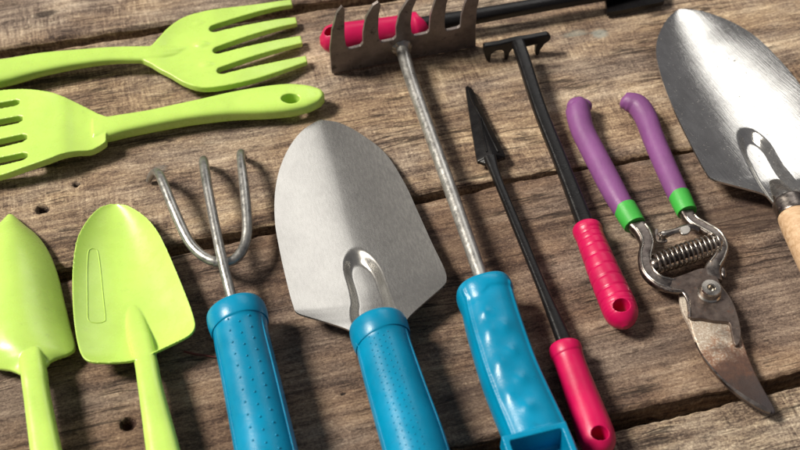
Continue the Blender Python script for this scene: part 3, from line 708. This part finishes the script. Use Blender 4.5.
# ------------------------------------------------------------------ pruning shears
def blade_rust():
    m, nt, bs = nodes('rust_graded_blade'); v = coords(nt, (1, 1, 1)); rl = root_of(PRUNER)
    p0, p1 = G(712, 330, .008) - rl, G(772, 410, .008) - rl; d = p1 - p0
    dt = nt.nodes.new('ShaderNodeVectorMath'); dt.operation = 'DOT_PRODUCT'; nt.links.new(v, dt.inputs[0]); dt.inputs[1].default_value = tuple(d / d.length_squared)
    tt = math_(nt, 'SUBTRACT', dt.outputs['Value'], p0.dot(d) / d.length_squared)
    n1 = noise_tex(nt, v, 190, 6, 0.7); n2 = noise_tex(nt, v, 900, 4, 0.7); n3 = noise_tex(nt, v, 60, 4, 0.6)
    tt = math_(nt, 'ADD', tt, math_(nt, 'MULTIPLY', math_(nt, 'SUBTRACT', n1, 0.5), 0.85))
    c = ramp(nt, [(0.08, (0.50, 0.40, 0.31)), (0.22, (0.36, 0.215, 0.14)), (0.42, (0.22, 0.105, 0.065)), (0.62, (0.085, 0.058, 0.050)), (0.95, (0.055, 0.046, 0.048))], tt)
    c = mixc(nt, math_(nt, 'MULTIPLY', ramp(nt, [(0.48, 0.0), (0.62, 1.0)], n2), ramp(nt, [(0.10, 0.85), (0.45, 0.0)], tt)), c, (0.85, 0.80, 0.70)); c = mixc(nt, ramp(nt, [(0.48, 0.0), (0.62, 0.6)], n3), c, (0.06, 0.042, 0.038))
    nt.links.new(c, bs.inputs['Base Color']); bs.inputs['Metallic'].default_value = 0.35
    nt.links.new(ramp(nt, [(0.3, 0.34), (0.7, 0.6)], n1), bs.inputs['Roughness']); bump(nt, bs, n2, 0.6, 0.0004); return m
t = thing('pruning_shears', 'open pruning shears with purple grips and green bands and a rusty blade', 'shears', 700, 290)
PRUNER = t; M['rust2'] = blade_rust(); M['body'] = steel('body_steel', (0.085, 0.062, 0.055), (0.20, 0.16, 0.14), 0.42, bmp=0.5, spots=330, spot_col=(0.10, 0.05, 0.035), metallic=0.8)
def hanger(rows): return Tube(rows, n=32, m=80)
g1 = Tube([(571.5, 102, .0100, 4, 1), (573, 103.5, .0100, 8.5, 1), (577, 107.5, .0095, 11.8, 1), (579, 117, .0088, 12.2, 1), (583, 131, .0078, 11.8, 1), (594, 153, .0075, 12, 1), (610, 184, .0078, 12.3, 1), (622, 206, .0080, 11.4, 1), (626, 213, .0080, 10, 1)], n=32, m=90)
kn = ball(G(583, 106, .0080), .0050, (1.1, 1, .8))
bd = fuse([g1.mesh(), kn], voxel=.0004, smooth=4)
A1 = Tube([(622, 206, .0080, 7, .7), (633, 222, .0082, 8.0, .7), (642, 232, .0085, 8.3, .7), (647, 244, .0088, 7.6, .7), (645, 258, .0090, 7.2, .7), (648, 272, .0090, 7.4, .7), (658, 282, .0090, 7.4, .7), (670, 285.5, .0082, 8, .55), (684, 288, .0068, 8, .4)], n=28, m=100, ex=.62)
ar1 = part('handle', A1.mesh(), M['tool'], t)
split(bd, [('grip', ar1, lambda x, y: True)], M['purple'])
part('band', Tube([(624.2, 207.5, .0080, 12.1), (629.5, 216.3, .0080, 11.9), (635, 225.3, .0081, 11.3)], n=36, m=9, linear=True).mesh(), M['green_band'], ar1, bevel=.0004)
g2 = Tube([(621.5, 100, .0095, 3.5, 1), (624, 101, .0095, 7.8, 1), (629, 102, .0095, 9.8, 1), (638, 106, .0090, 11.2, 1), (646, 118, .0082, 11.3, 1), (653, 137, .0078, 11, 1), (664, 163, .0078, 11, 1), (677, 192, .0080, 10.8, 1), (680, 198, .0080, 9.5, 1)], n=32, m=90)
bd = fuse([g2.mesh()], voxel=.0004, smooth=3)
A2 = Tube([(677, 192, .0080, 6.5, .7), (686, 212, .0082, 7, .7), (693, 222, .0085, 6.8, .7), (705, 229, .0088, 6.6, .7), (716, 236, .0090, 6.6, .7), (721.5, 247, .0090, 6.6, .7), (719, 258, .0088, 6.8, .7), (713, 268, .0085, 8, .6), (712, 280, .0080, 10, .45)], n=28, m=100, ex=.62)
ar2 = part('handle', A2.mesh(), M['tool'], t)
split(bd, [('grip', ar2, lambda x, y: True)], M['purple'])
part('band', Tube([(678.8, 194.5, .0080, 11.0), (683, 203.8, .0080, 10.8), (687.2, 212.6, .0081, 10.2)], n=36, m=9, linear=True).mesh(), M['green_band'], ar2, bevel=.0004)
for A_, k0, k1 in ((A1, .22, .92), (A2, .2, .85)):
    for ph in (R(62), R(120)):
        pts = [(*A_.at(tt, ph, 1.0), .00060, 1) for tt in np.linspace(k0, k1, 24)]
        part('rim', Tube(pts, n=10, m=90, world=True).mesh(), M['shiny'], ar1 if A_ is A1 else ar2)
def flat(pts, z0, th): return prism([G(x, y, z0 + th) - Vector((0, 0, th)) for x, y in pts], (0, 0, th))
def sm(pts, k=4): return [tuple(v) for v in smooth_loop(pts, k)]
# lower jaw under the blade, the blade, and the upper body plate
jaw = part('hook_jaw', flat(sm([(681, 286), (680, 300), (683, 312), (688, 322), (693, 332), (700, 330), (697, 315), (694, 298), (700, 288)]), .0035, .0028), M['bare'], t, bevel=.0005)
cb = part('cutting_blade', flat(sm([(700, 280), (716, 279), (724, 288), (731, 298), (737, 313), (740.5, 330), (745, 346), (752, 364), (762, 385), (774, 406), (775.5, 412), (769, 413.5), (755, 406.5), (737, 394), (717, 375), (703, 357), (694.5, 338), (690, 322), (688, 305), (690, 290)]), .0052, .0026), M['rust2'], t, bevel=.0009, seg=3)
part('edge', flat(sm([(695, 341), (700, 351), (707, 361), (722, 377.5), (740, 392), (757, 402.5), (770, 409.5), (769, 412.5), (755, 406), (737, 393.6), (717, 375), (703, 357)]), .0072, .0013), M['tool'], cb)
bp = part('body_plate', flat(sm([(664, 279.5), (676, 277), (690, 272), (700, 268.5), (710, 269), (717, 277), (722, 287), (731, 298.5), (737, 313), (741, 331), (739, 343), (735, 344), (732, 333), (729, 322.5), (714, 320.5), (700, 318), (691, 317.5), (689, 308), (687, 298), (682, 291), (672, 291), (664, 289)], 4), .0080, .0024), M['body'], t, bevel=.0008, seg=3)
rp = [(672, 290.5), (682, 291.5), (687.5, 299), (689.5, 309), (690, 318)]
part('rim', Tube([(x, y, .0098, 3.0 if i < 3 else 2.2, .8) for i, (x, y) in enumerate([(655, 283), (664, 287.5)] + rp)], n=12, m=40).mesh(), M['tool'], bp)
bc = G(709, 293.5, .0102); r0 = 10.4 * mpp(bc)
pv = part('pivot_bolt', lathe(bc, [(r0 * 1.12, 0), (r0 * 1.14, .0006), (r0 * 1.0, .0014), (r0 * .98, .0046), (r0 * .90, .0054), (r0 * .42, .0055), (r0 * .34, .0050), (r0 * .32, .0022), (1e-5, .0020)], 48), M['shiny'], t, sharp=35)
part('rivet', ball(G(723, 272, .0085), .0022, (.8, 1.6, .5)), M['tool'], t)
# spring
sa, sb = G(655, 264, .0105), G(717, 243, .0105); dx = (sb - sa).normalized(); sd = dx.cross(Vector((0, 0, 1))).normalized(); su = sd.cross(dx)
rows = []
turns = 13.5
for i in range(int(turns * 16)):
    u = i / (turns * 16 - 1); a = u * turns * 2 * math.pi; rr = .0050 * (1 + .12 * math.sin(math.pi * u))
    c = sa.lerp(sb, u); q_ = c + sd * math.cos(a) * rr + su * math.sin(a) * rr; rows.append((*q_, .00062, 1))
part('spring', Tube(rows, n=10, m=len(rows), world=True, linear=True).mesh(), M['spring'], t)
part('spring_core', Tube([(*sa, .0026, 1), (*(sa.lerp(sb, .5)), .0024, 1), (*sb, .0026, 1)], n=16, m=12, world=True).mesh(), M['bladedark'], t)
for c_ in (sa, sb): part('spring_seat', ball(c_, .0034, (1, 1, .9)), M['tool'], t)
# catch
ct = part('catch', Tube([(658, 236, .0120, 3, .7), (664, 234.5, .0120, 4.3, .6), (674, 231.5, .0120, 3.2, .6), (684, 229, .0120, 4.6, .6), (692, 227, .0115, 4, .6), (699, 230, .0105, 3, .6)], n=20, m=40).mesh(), M['tool'], t)
part('pin', lathe(G(663.5, 234.5, .0135), [(.0017, -.004), (.0018, 0), (.0014, .0010), (1e-5, .0013)], 24), M['shiny'], ct)
part('tab', flat(sm([(680, 228), (687, 225), (691, 229), (688, 233.5), (682, 234)]), .0125, .0012), M['shiny'], ct, bevel=.0004)
part('tab', flat(sm([(655, 230), (658, 229), (659, 237), (667, 239), (666, 242), (657, 241)]), .0100, .0012), M['tool'], ct, bevel=.0003)

# ------------------------------------------------------------------ polished trowel with a wooden handle
t = thing('hand_trowel', 'shiny polished steel trowel with a wooden handle in the top right corner', 'trowel', 760, 190)
def chan2(y, d, u, e):
    hw = 17 + 4 * sstep(.55, .95, u); rho = math.hypot(d / hw, max(0, .60 - u) / .09)
    return -0.0042 * sstep(1.0, .50, rho) if rho < 1 else 0
bl = blade([(678.5, 9.3, 683, 9, .004, .0), (668, 18, 702, 11, .0055, .0015), (659, 34, 730, 21, .0075, .0040), (656, 50, 755, 36, .0090, .0062), (659, 68, 778, 58, .0105, .0078), (667, 93, 798, 82, .0120, .0085), (679, 120, 813, 106, .0135, .0088), (693, 148, 826, 128, .0150, .0085), (705, 170, 834, 146, .0157, .0078), (713, 179, 835, 155, .0154, .0068), (735, 185.5, 822, 172, .0138, .0036), (762, 193, 803, 185, .0130, .0008), (775, 200, 800, 193, .0130, 0)], .0013, 200, 150, p=2.0, extra=chan2)
part('blade', bl, M['polish'], t, sharp=60)
part('neck', Tube([(776, 182, .0118, 7, .5), (781, 191, .0150, 10, .7), (786, 199, .0178, 12, .8), (789, 205, .0178, 12, .9)], n=28, m=40).mesh(), M['shiny'], t)
part('ferrule', Tube([(787, 200, .0178, 11, 1), (787.5, 201, .0178, 15.5, 1), (791, 208, .0178, 16.5, 1), (794, 215, .0178, 17, 1), (794.3, 216, .0178, 15, 1)], n=48, m=40).mesh(), M['tool'], t)
part('handle', Tube([(792, 211, .0178, 14, 1), (794, 214.5, .0178, 16, 1), (797, 221, .0178, 17.5, 1), (812, 250, .0178, 19.5, 1), (834, 292, .0178, 21, 1), (852, 330, .0178, 19, 1), (860, 346, .0178, 9, 1)], n=48, m=90).mesh(), M['ash'], t)

# ------------------------------------------------------------------ small debris on the boards
m_, nt_, bs_ = nodes('red_fibre'); bs_.inputs['Base Color'].default_value = (0.10, 0.016, 0.012, 1); bs_.inputs['Roughness'].default_value = 0.7
d = part  # splinter
me = Tube([(184, 351.5, .0004, 1.3, .6), (195, 354, .0006, 1.5, .6), (206, 355.5, .0005, 1.2, .6), (217, 357.5, .0004, .6, .6)], n=8, m=30).mesh()
def loose(name, vf, material, label, cat):
    c = sum((Vector(v) for v in vf[0]), Vector()) / len(vf[0]); c.z = 0
    mm = mesh_of(name, vf, c); fix_normals(mm); mm.materials.append(material)
    mm.polygons.foreach_set('use_smooth', [True] * len(mm.polygons))
    o = bpy.data.objects.new(name, mm); COL.objects.link(o); o.location = c; o['label'] = label; o['category'] = cat; return o
loose('splinter', me, m_, 'thin dark red splinter on the dark plank left of the dotted blue handle', 'splinter')
print('FACES', sum(len(o.data.polygons) for o in bpy.data.objects if o.type == 'MESH'))
